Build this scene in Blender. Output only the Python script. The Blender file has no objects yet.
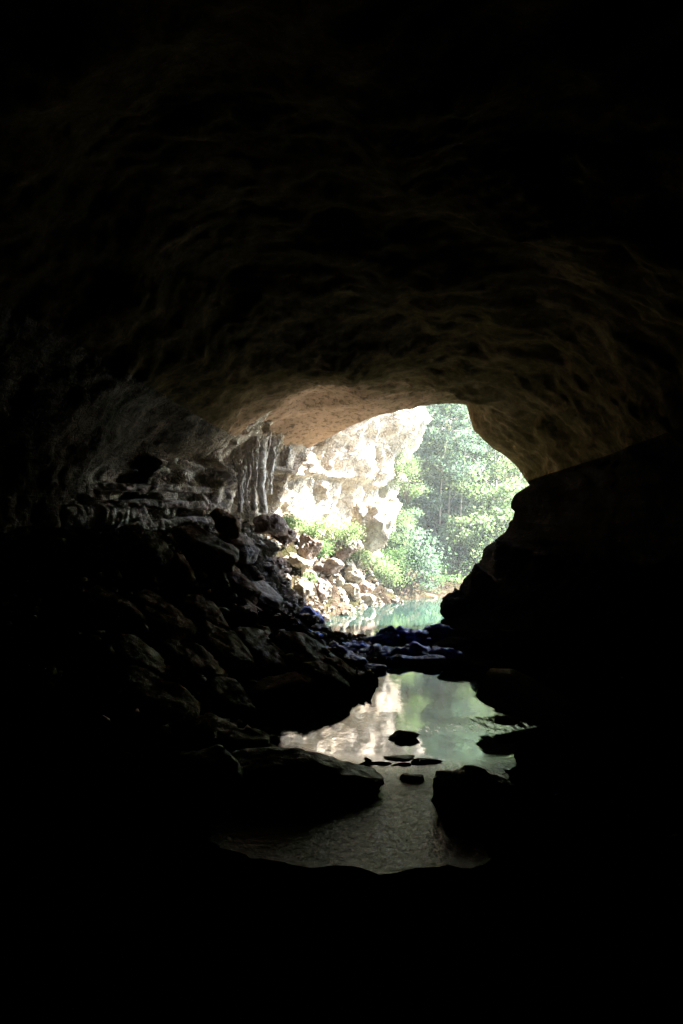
import bpy, bmesh, math, random
import numpy as np
from mathutils import Vector, Matrix, Euler, noise
R = math.radians
F = 996.0; H = 6.0           # focal length in pixels of a 683x1024 picture, eye height above the river (m)
sc = bpy.context.scene
col = sc.collection
random.seed(7)

def P(px, py, d):
    return Vector(((px-341.5)/F*d, d, H-(py-512)/F*d))
def W(px, py):               # point of the water level
    return P(px, py, H*F/(py-512))

# ------------------------------------------------------------------ bookkeeping
def tag(o, label=None, cat=None, group=None, kind=None):
    if label: o['label'] = label
    if cat: o['category'] = cat
    if group: o['group'] = group
    if kind: o['kind'] = kind
    return o
def link(name, me, mat, parent=None, smooth=True):
    o = bpy.data.objects.new(name, me); col.objects.link(o)
    if mat is not None and not me.materials: me.materials.append(mat)
    if parent is not None: o.parent = parent
    if smooth:
        me.polygons.foreach_set('use_smooth', [True]*len(me.polygons))
    return o
def empty(name, loc, rz=0, s=1):
    o = bpy.data.objects.new(name, None); col.objects.link(o)
    o.location = loc; o.rotation_euler = (0, 0, rz); o.scale = (s, s, s); o.empty_display_size = .3
    return o
def copy_tree(o, parent=None):
    c = o.copy(); col.objects.link(c); c.parent = parent
    for ch in list(o.children): copy_tree(ch, c)
    return c
def mesh(name, v, f):
    me = bpy.data.meshes.new(name); me.from_pydata([tuple(p) for p in v], [], f); me.update()
    if name in ('rock_ledge', 'tufa_column', 'trunk', 'root', 'fallen_branch'):
        bm = bmesh.new(); bm.from_mesh(me); bmesh.ops.recalc_face_normals(bm, faces=bm.faces); bm.to_mesh(me); bm.free()
    return me

# ------------------------------------------------------------------ materials
def newmat(name):
    m = bpy.data.materials.new(name); m.use_nodes = True
    nt = m.node_tree; nt.nodes.clear()
    return m, nt.nodes, nt.links
def nz(N, L, vec, scale, detail=8, rough=.6, dist=0.0):
    n = N.new('ShaderNodeTexNoise'); n.inputs['Scale'].default_value = scale
    n.inputs['Detail'].default_value = detail; n.inputs['Roughness'].default_value = rough
    n.inputs['Distortion'].default_value = dist
    L.new(vec, n.inputs['Vector']); return n.outputs['Fac']
def ramp(N, L, fac, stops):
    r = N.new('ShaderNodeValToRGB'); e = r.color_ramp.elements
    while len(e) > 1: e.remove(e[-1])
    e[0].position = stops[0][0]; e[0].color = (*stops[0][1], 1)
    for p, c in stops[1:]:
        k = e.new(p); k.color = (*c, 1)
    L.new(fac, r.inputs['Fac']); return r.outputs['Color']
def g3(v): return (v, v, v)
def mixc(N, L, fac, a, b, mode='MIX'):
    m = N.new('ShaderNodeMix'); m.data_type = 'RGBA'; m.blend_type = mode
    if isinstance(fac, float): m.inputs[0].default_value = fac
    else: L.new(fac, m.inputs[0])
    for i, x in ((6, a), (7, b)):
        if isinstance(x, tuple): m.inputs[i].default_value = (*x, 1)
        else: L.new(x, m.inputs[i])
    return m.outputs[2]
def mth(N, L, op, a, b=None):
    m = N.new('ShaderNodeMath'); m.operation = op
    for i, x in enumerate((a, b)):
        if x is None: continue
        if isinstance(x, (int, float)): m.inputs[i].default_value = x
        else: L.new(x, m.inputs[i])
    return m.outputs[0]
def mapr(N, L, v, a, b, c=0., d=1.):
    m = N.new('ShaderNodeMapRange'); L.new(v, m.inputs[0])
    for i, x in enumerate((a, b, c, d)): m.inputs[i+1].default_value = x
    m.interpolation_type = 'SMOOTHSTEP'
    return m.outputs[0]

def rockmat(name, dark, mid, pale, rough=(.65, .95), bump=.6, scale=1.0, streak=0.0, moss=None, mossamt=.0, bands=0.0, balance=0.0, spec=.3, calcite=0.0, shade_depth=0.0, patch=None):
    m, N, L = newmat(name)
    g = N.new('ShaderNodeNewGeometry'); pos = g.outputs['Position']
    big = nz(N, L, pos, .22*scale, 3, .62, .6)
    med = nz(N, L, pos, 1.3*scale, 6, .66)
    fine = nz(N, L, pos, 9*scale, 4, .7)
    f = mth(N, L, 'ADD', mth(N, L, 'MULTIPLY', big, .55), mth(N, L, 'MULTIPLY', med, .45))
    f = mth(N, L, 'ADD', f, balance)
    c = ramp(N, L, f, [(.38, dark), (.5, mid), (.62, pale)])
    spk = ramp(N, L, fine, [(.3, g3(.55)), (.55, g3(1.)), (.8, g3(1.25))])
    c = mixc(N, L, .8, c, spk, 'MULTIPLY')
    if streak:
        mp = N.new('ShaderNodeMapping'); L.new(pos, mp.inputs[0]); mp.inputs['Scale'].default_value = (1.6, 1.6, .18)
        s = nz(N, L, mp.outputs[0], 1.4, 3, .6)
        sm = ramp(N, L, s, [(.38, g3(.3)), (.5, g3(1.)), (.65, g3(1.15))])
        c = mixc(N, L, streak, c, sm, 'MULTIPLY')
    # cracks
    v = N.new('ShaderNodeTexVoronoi'); v.feature = 'DISTANCE_TO_EDGE'; v.inputs['Scale'].default_value = .9*scale
    wv = N.new('ShaderNodeVectorMath'); wv.operation = 'ADD'; L.new(pos, wv.inputs[0])
    nn = N.new('ShaderNodeTexNoise'); nn.inputs['Scale'].default_value = 1.1*scale; nn.inputs['Detail'].default_value = 2
    L.new(pos, nn.inputs['Vector'])
    sc3 = N.new('ShaderNodeVectorMath'); sc3.operation = 'SCALE'; sc3.inputs[3].default_value = 1.6
    L.new(nn.outputs['Color'], sc3.inputs[0]); L.new(sc3.outputs[0], wv.inputs[1]); L.new(wv.outputs[0], v.inputs['Vector'])
    crk = mapr(N, L, v.outputs['Distance'], 0., .05, 0., 1.)
    c = mixc(N, L, .45, c, ramp(N, L, crk, [(0., g3(.35)), (1., g3(1.))]), 'MULTIPLY')
    if moss:
        mm = nz(N, L, pos, .8*scale, 4, .7)
        sx = N.new('ShaderNodeSeparateXYZ'); L.new(g.outputs['Normal'], sx.inputs[0])
        up = mapr(N, L, sx.outputs['Z'], -.2, .7)
        mf = mth(N, L, 'MULTIPLY', mapr(N, L, mm, .48, .6), up)
        mf = mth(N, L, 'MULTIPLY', mf, mossamt)
        c = mixc(N, L, mf, c, moss)
    if calcite:      # pale flowstone crust on the bedded middle of the wall
        sp = N.new('ShaderNodeSeparateXYZ'); L.new(pos, sp.inputs[0])
        zb = mth(N, L, 'MULTIPLY', mapr(N, L, sp.outputs['Z'], 4.6, 5.3), mapr(N, L, sp.outputs['Z'], 8.6, 7.0))
        zb = mth(N, L, 'MULTIPLY', zb, mapr(N, L, med, .42, .56)); zb = mth(N, L, 'MULTIPLY', zb, mapr(N, L, sp.outputs['Y'], 37., 42.))
        c = mixc(N, L, mth(N, L, 'MULTIPLY', zb, calcite), c, (.6, .52, .42))
    if patch:        # mouth daylight painted in as a paler blob; on the roof also pinkish limestone
        s_ = N.new('ShaderNodeVectorMath'); s_.operation = 'DISTANCE'; L.new(pos, s_.inputs[0]); s_.inputs[1].default_value = patch[0]
        pd = mth(N, L, 'ADD', s_.outputs['Value'], mth(N, L, 'MULTIPLY', mth(N, L, 'SUBTRACT', big, .5), 16.))
        pm = mth(N, L, 'MULTIPLY', mapr(N, L, pd, patch[1], patch[1]*.2), mapr(N, L, med, .36, .52, .25, 1.))
        c = mixc(N, L, pm, c, mixc(N, L, 1.0, spk, patch[2], 'MULTIPLY'))
    if shade_depth:     # painted shade: earth colour darkened inside the cave, full strength at the mouth
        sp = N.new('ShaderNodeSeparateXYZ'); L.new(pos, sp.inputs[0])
        yb = mapr(N, L, mth(N, L, 'ADD', mth(N, L, 'SUBTRACT', sp.outputs['Y'], mth(N, L, 'MULTIPLY', sp.outputs['X'], 1.3)), mth(N, L, 'MULTIPLY', med, 8.)), shade_depth, shade_depth+8)
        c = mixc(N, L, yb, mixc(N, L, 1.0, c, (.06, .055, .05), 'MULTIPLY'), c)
    b = N.new('ShaderNodeBsdfPrincipled'); o = N.new('ShaderNodeOutputMaterial')
    L.new(c, b.inputs['Base Color']); L.new(b.outputs[0], o.inputs[0])
    b.inputs['Specular IOR Level'].default_value = spec
    L.new(mapr(N, L, med, .35, .65, rough[1], rough[0]), b.inputs['Roughness'])
    hgt = mth(N, L, 'ADD', mth(N, L, 'MULTIPLY', med, 1.), mth(N, L, 'MULTIPLY', fine, .3))
    hgt = mth(N, L, 'ADD', hgt, mth(N, L, 'MULTIPLY', crk, .12))
    if bands:
        mp = N.new('ShaderNodeMapping'); L.new(pos, mp.inputs[0]); mp.inputs['Scale'].default_value = (.12, .12, 2.2)
        bb = nz(N, L, mp.outputs[0], 1.5, 3, .6)
        hgt = mth(N, L, 'ADD', hgt, mth(N, L, 'MULTIPLY', bb, bands))
    bp = N.new('ShaderNodeBump'); bp.inputs['Strength'].default_value = bump; bp.inputs['Distance'].default_value = .5
    L.new(hgt, bp.inputs['Height']); L.new(bp.outputs[0], b.inputs['Normal'])
    return m

M = {}
M['roof'] = rockmat('cave_roof_limestone', (.035, .03, .013), (.1, .077, .035), (.21, .15, .085), bump=.3, scale=3.0, spec=.0, patch=(P(298, 418, 56), 11.5, (.44, .29, .195)))  # patch: pinkish bed, plus brightness of the lip painted into the colour
M['wallrock'] = rockmat('damp_cave_wall', (.03, .024, .013), (.1, .077, .045), (.24, .18, .12), patch=(P(255, 470, 54.5), 7.5, (.55, .45, .35)), bump=.8, bands=.8, streak=.5, calcite=.9, spec=.1)  # patch: daylight near the mouth painted into the wall colour
M['darkwall'] = rockmat('black_wall_rock', (.005, .0045, .0035), (.012, .01, .008), (.03, .025, .02), bump=.7, bands=.6, spec=.0)  # even near-black base colour for right wall, rocks and gravel
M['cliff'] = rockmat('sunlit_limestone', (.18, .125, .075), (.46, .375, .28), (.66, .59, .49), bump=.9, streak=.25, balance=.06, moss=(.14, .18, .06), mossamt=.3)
M['pale'] = rockmat('pale_limestone_boulder', (.14, .1, .065), (.42, .35, .26), (.66, .6, .5), bump=.8, scale=1.5, moss=(.09, .12, .03), mossamt=.45)
M['brown'] = rockmat('brown_boulder', (.05, .03, .018), (.25, .15, .1), (.48, .33, .24), rough=(.4, .8), bump=.8, scale=1.7, spec=.5)
M['dark'] = rockmat('dark_wet_boulder', (.016, .013, .011), (.045, .035, .028), (.13, .1, .08), rough=(.28, .65), bump=.7, scale=1.8, spec=.5)
M['red'] = rockmat('reddish_slab', (.13, .065, .045), (.34, .19, .135), (.52, .34, .26), bump=.6, scale=2.2)
M['slope'] = rockmat('umber_slope_rock', (.06, .026, .015), (.36, .17, .1), (.7, .42, .29), rough=(.35, .8), bump=1., scale=2.6, spec=.04, streak=.4)
M['blue'] = rockmat('sky_tinted_wet_rock', (.012, .03, .3), (.04, .1, .85), (.14, .26, .95), rough=(.22, .5), bump=.8, scale=2.2, spec=.6)  # reflection of the blue sky painted into the base colour
M['calcite'] = rockmat('white_calcite_crust', (.32, .24, .17), (.72, .61, .51), (.88, .82, .74), bump=1., scale=2.6, streak=.6)
M['ledge'] = rockmat('pale_strata', (.16, .11, .08), (.58, .47, .37), (.84, .75, .65), bump=.9, scale=2.0, streak=.8)
M['ground'] = rockmat('earth_and_rock', (.025, .018, .012), (.055, .04, .028), (.12, .09, .066), bump=.9, scale=1.2, moss=(.05, .06, .02), mossamt=.5, shade_depth=51., spec=.0)
M['scree'] = rockmat('rubble_stone', (.08, .06, .045), (.26, .21, .16), (.5, .44, .36), bump=.8, scale=1.8)
M['tufa'] = rockmat('grey_white_tufa', (.35, .3, .25), (.68, .62, .56), (.86, .82, .78), bump=.8, scale=2.5, streak=.3)

def foliage(name, a, b, tr):
    m, N, L = newmat(name)
    g = N.new('ShaderNodeNewGeometry')
    f = nz(N, L, g.outputs['Position'], .9, 4, .6)
    c = ramp(N, L, f, [(.35, a), (.65, b)])
    c = mixc(N, L, .6, c, ramp(N, L, g.outputs['Random Per Island'], [(0., g3(.55)), (1., g3(1.3))]), 'MULTIPLY')
    d = N.new('ShaderNodeBsdfPrincipled'); L.new(c, d.inputs['Base Color']); d.inputs['Roughness'].default_value = .7; d.inputs['Specular IOR Level'].default_value = .15
    t = N.new('ShaderNodeBsdfTranslucent'); L.new(mixc(N, L, 1.0, c, (1.1, 1.3, .8), 'MULTIPLY'), t.inputs['Color'])
    mx = N.new('ShaderNodeMixShader'); mx.inputs[0].default_value = tr
    L.new(d.outputs[0], mx.inputs[1]); L.new(t.outputs[0], mx.inputs[2])
    o = N.new('ShaderNodeOutputMaterial'); L.new(mx.outputs[0], o.inputs[0])
    return m
M['leaf_teal'] = foliage('grey_green_leaves', (.085, .13, .11), (.14, .19, .165), .5)
M['leaf_green'] = foliage('mid_green_leaves', (.07, .125, .065), (.14, .2, .1), .5)
M['leaf_lime'] = foliage('lime_green_leaves', (.12, .16, .085), (.2, .245, .15), .5)
def barkmat(name, a, b):
    m, N, L = newmat(name)
    g = N.new('ShaderNodeNewGeometry')
    mp = N.new('ShaderNodeMapping'); L.new(g.outputs['Position'], mp.inputs[0]); mp.inputs['Scale'].default_value = (3, 3, .6)
    f = nz(N, L, mp.outputs[0], 2.0, 6, .7)
    d = N.new('ShaderNodeBsdfPrincipled'); L.new(ramp(N, L, f, [(.35, a), (.65, b)]), d.inputs['Base Color']); d.inputs['Roughness'].default_value = .85
    o = N.new('ShaderNodeOutputMaterial'); L.new(d.outputs[0], o.inputs[0])
    return m
M['bark'] = barkmat('grey_brown_bark', (.07, .055, .045), (.2, .17, .14))
M['palebark'] = barkmat('pale_bark', (.25, .22, .19), (.5, .46, .42))

def watermat():
    m, N, L = newmat('river_water')
    g = N.new('ShaderNodeNewGeometry'); pos = g.outputs['Position']
    sx = N.new('ShaderNodeSeparateXYZ'); L.new(pos, sx.inputs[0])
    y = sx.outputs['Y']
    near = mapr(N, L, y, 21.5, 25.0, 1., 0.)             # shallow riffle below the pool
    # the riffle that runs into the pool from the right
    def blob(p, rx, ry):
        s = N.new('ShaderNodeVectorMath'); s.operation = 'SUBTRACT'; L.new(pos, s.inputs[0]); s.inputs[1].default_value = p
        q = N.new('ShaderNodeVectorMath'); q.operation = 'MULTIPLY'; L.new(s.outputs[0], q.inputs[0]); q.inputs[1].default_value = (1/rx, 1/ry, 0)
        ln = N.new('ShaderNodeVectorMath'); ln.operation = 'LENGTH'; L.new(q.outputs[0], ln.inputs[0])
        return mapr(N, L, ln.outputs['Value'], 1., .2, 0., 1.)
    rb = blob(W(492, 727), 2.3, 1.7)
    mp = N.new('ShaderNodeMapping'); L.new(pos, mp.inputs[0]); mp.inputs['Scale'].default_value = (1, .55, 1)
    r1 = nz(N, L, mp.outputs[0], .7, 3, .5, .2)
    r2 = nz(N, L, mp.outputs[0], 3.2, 4, .55, .4)
    r3 = nz(N, L, mp.outputs[0], 7.5, 5, .62, .2)
    h = mth(N, L, 'ADD', mth(N, L, 'MULTIPLY', r1, .008), mth(N, L, 'MULTIPLY', r2, .0035))
    h = mth(N, L, 'ADD', h, mth(N, L, 'MULTIPLY', r3, mth(N, L, 'ADD', mth(N, L, 'MULTIPLY', near, .065), mth(N, L, 'MULTIPLY', rb, .003))))
    mq = N.new('ShaderNodeMapping'); L.new(pos, mq.inputs[0]); mq.inputs['Scale'].default_value = (1, .22, 1)
    r4 = nz(N, L, mq.outputs[0], 5., 3, .5)
    h = mth(N, L, 'ADD', h, mth(N, L, 'MULTIPLY', mth(N, L, 'MULTIPLY', r4, rb), .05))
    bp = N.new('ShaderNodeBump'); bp.inputs['Strength'].default_value = 1.; bp.inputs['Distance'].default_value = 1.
    L.new(h, bp.inputs['Height'])
    # base colour: jade river, amber in the shallow near stream
    c = mixc(N, L, mapr(N, L, y, 20., 26.), (.03, .022, .012), (.014, .034, .028))
    mpf = N.new('ShaderNodeMapping'); L.new(pos, mpf.inputs[0]); mpf.inputs['Scale'].default_value = (.8, 1.6, 1)
    ff = nz(N, L, mpf.outputs[0], 5., 7, .75, 1.2)
    glint = mapr(N, L, mth(N, L, 'ADD', ff, mth(N, L, 'MULTIPLY', rb, .12)), .66, .74)
    glint = mth(N, L, 'MULTIPLY', glint, mapr(N, L, rb, .1, .4))
    c = mixc(N, L, glint, c, (.8, .85, .85))  # white flecks: glint on the ripples painted into the base colour
    b = N.new('ShaderNodeBsdfPrincipled'); o = N.new('ShaderNodeOutputMaterial')
    L.new(c, b.inputs['Base Color']); L.new(bp.outputs[0], b.inputs['Normal'])
    L.new(mth(N, L, 'ADD', mapr(N, L, glint, 0., 1., .03, .3), mth(N, L, 'MULTIPLY', rb, .02)), b.inputs['Roughness'])
    L.new(mth(N, L, 'SUBTRACT', 1.75, mth(N, L, 'MULTIPLY', near, .42)), b.inputs['IOR'])
    L.new(b.outputs[0], o.inputs[0])
    return m
M['water'] = watermat()

# ------------------------------------------------------------------ ground (one sheet)
cp = []   # control points x, y, z
def c3(px, py, d): p = P(px, py, d); cp.append((p.x, p.y, p.z))
def cw(px, py, z=0.0): p = W(px, py); cp.append((p.x, p.y, z))
# under and round the eye
for x in (-22, -10, 0, 10, 22): cp.append((x, -8, 4.6 + abs(x)*.1))
for x in (-4, 0, 4): cp.append((x, 1, 4.2))
cp += [(-14, 2, 6), (14, 2, 6), (-3, 7, 2.3), (3, 7, 2.4), (.5, 11, .9), (-8, 10, 3.2), (9, 10, 3.2), (-16, 14, 8), (17, 14, 8)]
# near stream
for px, py in ((400, 860), (420, 820), (400, 790), (430, 775), (330, 850), (300, 815), (360, 800), (240, 830)): cw(px, py, -.5)
cw(500, 850, .3); cw(455, 858, -.4); cw(480, 880, .1); cw(350, 865, -.1); cw(370, 882, .1); cw(300, 858, -.1); cw(425, 885, .12); cw(395, 950, .6); cw(450, 880, .2); cw(540, 800, .5); cw(180, 860, .5); cw(200, 800, .2); cw(300, 775, .15); cw(560, 900, 1.0); cw(330, 885, .25)
cw(370, 762, .02); cw(400, 764, -.06); cw(450, 768, -.1)
# near pool
for px, py in ((320, 745), (360, 730), (400, 710), (440, 715), (480, 740), (400, 690), (440, 695), (520, 730), (450, 752), (365, 750)): cw(px, py, -.8)
cw(268, 742, .05); cw(285, 728, .1); cw(330, 705, .2); cw(355, 684, .2); cw(250, 752, .3)
cw(486, 690, .1); cw(515, 708, .1); cw(572, 735, .2); cw(525, 770, .15); cw(500, 722, -.9); cw(470, 720, -.9); cw(525, 722, -.5); cw(450, 722, -.9)
# ridge between the pools
for px, py in ((350, 670), (385, 668), (425, 668), (465, 668)): cw(px, py, .02)
for px, py in ((330, 655), (370, 655), (410, 655), (450, 652)): cw(px, py, .25)
for px, py in ((345, 640), (380, 640), (420, 638)): cw(px, py, .1)
# far pool and the river beyond
for px, py in ((345, 627), (380, 628), (420, 625), (350, 618), (390, 612), (430, 608), (460, 605)): cw(px, py, -1.)
cw(312, 640, .2); cw(335, 616, -.5); cw(325, 619, -.4); cw(345, 611, -.4); cw(365, 608, -.5); cw(380, 607, -.7); cw(334, 630, -.6); cw(328, 623, -.3); cw(530, 728, -.3); cw(515, 740, -.4); cw(503, 755, -.3); cw(300, 738, -.3); cw(330, 728, -.5); cw(365, 700, -.5); cw(378, 688, -.4); cw(440, 640, .3); cw(455, 622, .4)
cw(312, 612, .1); cw(345, 606, .1); cw(378, 604, .05); cw(385, 599, .1); cw(420, 598, .1); cw(460, 597, .2)
for x, y in ((20, 62), (30, 64), (45, 68), (60, 70), (14, 64), (10, 62)): cp.append((x, y, -1.2))
for x, y in ((12, 70.5), (20, 72), (30, 75), (45, 80), (60, 82)): cp.append((x, y, .3))
for x, y in ((20, 55), (35, 56), (60, 58)): cp.append((x, y, 3))
# left slope inside the cave
for a in ((370, 664, 34), (330, 650, 35), (300, 632, 37), (250, 612, 37), (205, 600, 36), (170, 560, 38), (140, 540, 38), (100, 560, 32), (60, 560, 29),
          (250, 700, 31), (300, 690, 32), (200, 680, 29), (150, 640, 29), (100, 640, 26), (200, 720, 26), (230, 660, 32), (180, 620, 33), (60, 640, 22), (100, 720, 22), (20, 700, 17),
          (150, 770, 21), (100, 800, 17), (220, 570, 41), (255, 590, 43), (290, 612, 44), (330, 632, 44)): c3(*a)
cp += [(-15, 30, 6), (-16, 22, 7), (-13, 36, 5.2), (-13, 18, 5), (-10.5, 44, 5.2), (-8, 49, 5.4)]
# outer bank below the sunlit cliff
for a in ((240, 535, 46), (250, 520, 50), (270, 560, 50), (295, 598, 52), (310, 585, 55), (330, 560, 59), (355, 580, 62), (372, 570, 66), (300, 535, 56), (340, 530, 63), (390, 560, 70),
          (380, 545, 72)): c3(*a)
for x, y, z in ((-8, 56, 7), (-4, 64, 6), (0, 72, 5.5), (-20, 60, 10), (-30, 80, 18), (-10, 80, 12), (-20, 100, 28)): cp.append((x, y, z))
# right side of the passage
for a in ((520, 650, 40), (560, 680, 32), (600, 720, 27), (640, 780, 22), (680, 860, 16), (480, 640, 44), (480, 600, 50), (520, 560, 51)): c3(*a)
cp += [(14, 40, 4), (16, 30, 5), (15, 22, 4.5), (14, 50, 5)]
# far hillside
for x in (-40, -20, 0, 12, 24, 40, 60):
    for y in (84, 100, 125, 160, 190):
        cp.append((x, y, (y-71)*.5 + (2 if x < -10 else 0) + 1.5*math.sin(x*.17+y*.08)))
for a in ((395, 570, 75), (430, 560, 78), (450, 540, 84), (410, 540, 82)): c3(*a)
cp = np.array(cp, float)
def solve_rbf(cp):
    d = np.hypot(cp[:, None, 0]-cp[None, :, 0], cp[:, None, 1]-cp[None, :, 1])
    n = len(cp); A = np.zeros((n+3, n+3)); A[:n, :n] = -d - np.eye(n)*-.0
    A[:n, :n] += np.eye(n)*-.15*-1
    A[:n, n] = 1; A[:n, n+1:] = cp[:, :2]; A[n, :n] = 1; A[n+1:, :n] = cp[:, :2].T
    return np.linalg.solve(A, np.r_[cp[:, 2], 0, 0, 0])
wts = solve_rbf(cp)
def gz(x, y):
    x = np.asarray(x, float); y = np.asarray(y, float)
    n = len(cp); out = wts[n] + wts[n+1]*x + wts[n+2]*y
    for k in range(n): out = out - wts[k]*np.hypot(x-cp[k, 0], y-cp[k, 1])
    return out
def fr(p, hh=.9, lac=2.1, oc=6): return noise.fractal(p, hh, lac, oc)
def gnoise(x, y, z):
    a = min(1., max(.3 if y < 24 else .12, (z+.3)*.5))
    v = fr(Vector((x*.45, y*.45, 3.1)), .75)*.55 + fr(Vector((x*1.7, y*1.7, 9.)), .8)*.16
    v += .25*(noise.ridged_multi_fractal(Vector((x*.6, y*.6, 1.)), .9, 2.1, 4, 1, 2)-1.2)*.5
    return v*a
xs = np.r_[np.linspace(-60, -16, 30)[:-1], np.linspace(-16, 16, 250), np.linspace(16, 60, 40)[1:]]
ys = np.r_[np.linspace(-10, 14, 30)[:-1], np.linspace(14, 90, 400), np.linspace(90, 200, 60)[1:]]
X, Y = np.meshgrid(xs, ys); Z = gz(X, Y)
gv = []
for j in range(len(ys)):
    for i in range(len(xs)):
        x, y, z = X[j, i], Y[j, i], Z[j, i]
        gv.append((x, y, z + gnoise(x, y, z)))
nx = len(xs)
gf = [(j*nx+i, j*nx+i+1, (j+1)*nx+i+1, (j+1)*nx+i) for j in range(len(ys)-1) for i in range(nx-1)]
tag(link('ground', mesh('ground', gv, gf), M['ground']), kind='structure')
def gh(x, y):
    z = float(gz(x, y)); return z + gnoise(x, y, z)

# ------------------------------------------------------------------ water
wm = mesh('water', [(-40, 5, 0), (80, 5, 0), (80, 95, 0), (-40, 95, 0)], [(0, 1, 2, 3)])
tag(link('water', wm, M['water'], smooth=False), kind='structure')

# ------------------------------------------------------------------ cave shell
TH = 420
th = np.linspace(-math.pi/2, 1.5*math.pi, TH, endpoint=False)     # 0 = right, pi/2 = up
def ring(pts, c):
    a = [(math.atan2(z-c[1], x-c[0]), math.hypot(x-c[0], z-c[1])) for x, z in pts]
    a = sorted(((t + math.pi/2) % (2*math.pi) - math.pi/2, r) for t, r in a)
    t = np.array([q[0] for q in a]); r = np.array([q[1] for q in a])
    return np.interp(th, np.r_[t[-1]-2*math.pi, t, t[0]+2*math.pi], np.r_[r[-1], r, r[0]])
def pr(l, d): return [(P(px, py, d).x, P(px, py, d).z) for px, py in l]
mouthR = [(436, 660), (441, 628), (448, 612), (458, 596), (468, 578), (480, 566), (488, 548), (500, 538), (513, 524), (515, 512), (510, 503), (515, 494), (529, 485.5), (524, 478), (515, 466),
          (502, 455), (493, 450), (482, 441), (473, 431), (469, 418), (466, 406)]
mouthT = [(440, 405), (415, 408), (395, 413), (370, 420), (345, 428), (325, 436), (308, 446), (293, 456), (278, 462), (262, 462)]
mouthL = [(246, 474), (235, 500), (222, 540), (215, 620), (210, 700)]
cM = (2.2, 5.5)
rings = [
 (-14, (0, 7), [(-5, -3), (5, -3), (6, 7), (4, 11), (0, 12), (-4, 11), (-6, 7)]),
 (-10, (0, 7), [(-16, -4), (16, -4), (18, 7), (13, 14), (0, 17), (-13, 14), (-18, 7)]),
 (0, (0, 7), [(-20, -4), (20, -4), (21, 7), (15, 15), (0, 18.5), (-15, 15), (-21, 7)]),
 (14, (0, 6.5), [(-20, -4), (20, -4), (19, 7), (14, 14.5), (0, 17.2), (-14, 14.5), (-18, 7)]),
 (26, (0.5, 6), [(-18, -4), (17, -4), (15.5, 7), (11.5, 13), (1, 16), (-9, 14), (-13, 10), (-14, 7), (-14.5, 4)]),
 (36, (1, 6), [(-15, -4), (15, -4), (13.6, 6), (12.0, 9.5), (9, 12.6), (4, 14.4), (-1, 14.7), (-6, 12.3), (-9.8, 10), (-11.4, 7.5), (-11.6, 5.5), (-12.5, 3)]),
 (44, (1.5, 5.7), [(-12, -4), (13, -4), (12.3, 5), (11.2, 8.5), (9, 11), (6, 12.6), (2, 13.3), (-3, 12.2), (-5.8, 10.6), (-8.3, 9), (-9.6, 7.4), (-9.8, 5.5), (-11, 2)]),
 (50, (2.0, 5.6), [(-9, -4), (10.5, -4), (8.5, 1.5), (10.8, 5), (11, 7), (9.5, 9.5), (7.8, 11.5), (5, 12.4), (1, 12.3), (-3, 11.1), (-5.5, 9.5), (-7.3, 7.5), (-7.5, 6), (-9, 3)]),
 (54, cM, pr(mouthR + mouthT + mouthL, 54) + [(-6.5, -4), (5.5, -4)]),
]
ry = np.array([r[0] for r in rings]); rc = np.array([r[1] for r in rings])
rr = np.array([ring(r[2], r[1]) for r in rings])
yy = np.r_[np.linspace(-14, 10, 24)[:-1], np.linspace(10, 25, 34)[:-1], np.linspace(25, 54, 180)]
def catmull(t, k, arr):
    a = arr[max(k-1, 0)]; b = arr[k]; c = arr[k+1]; d = arr[min(k+2, len(arr)-1)]
    return b + .5*t*(c-a) if False else b*(1-t*t*(3-2*t)) + c*(t*t*(3-2*t))*1.0
cv = []
def lerp_ring(y):
    k = min(len(ry)-2, int(np.searchsorted(ry, y, side='right')-1)); t = (y-ry[k])/(ry[k+1]-ry[k])
    return rr[k]*(1-t)+rr[k+1]*t, rc[k]*(1-t)+rc[k+1]*t
def strata(p):
    s = p.z*1.25 + .12*fr(p*.16)
    w = s-math.floor(s)
    return (1.0 if w < .55 else max(0., 1-(w-.55)*7))*.5-.25 if w < .9 else -.25+(w-.9)*5
def shell_pt(x, y, z, dirx, dirz, amp, left):
    p = Vector((x, y, z))
    n = fr(p*.12, 1.)*1.4 + fr(p*.5+Vector((5, 1, 2)), 1.)*.1 + (noise.ridged_multi_fractal(p*.33, .9, 2.1, 5, 1, 2)-1.2)*.05
    n += fr(p*1.9, .8)*.07
    vd = noise.voronoi(p*.42+Vector((.6, .6, .6))*fr(p*.5))[0]; n -= min(.5, vd[1]-vd[0])*(.3 if dirz < .2 and left < .2 else 0)
    vd = noise.voronoi(p*1.3+Vector((.5, .5, .5))*fr(p*1.4))[0]; n -= min(.4, vd[1]-vd[0])*.1
    if dirx > .2 and y > 49: n += (fr(p*.8+Vector((2, 8, 4)), .6)*.45+fr(p*2.3, .6)*.2)*min(1, (y-49)/4)
    n *= 1-.6*min(1, left)
    n += left*strata(p)*.7
    n *= amp
    return (x+dirx*n, y + .3*amp*fr(p*.4+Vector((9, 9, 9))), z+dirz*n)
dth = 54 + 5.5*np.exp(-((th-R(140))/R(38))**2)       # the lip runs farther out on the left
nr = 0
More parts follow.
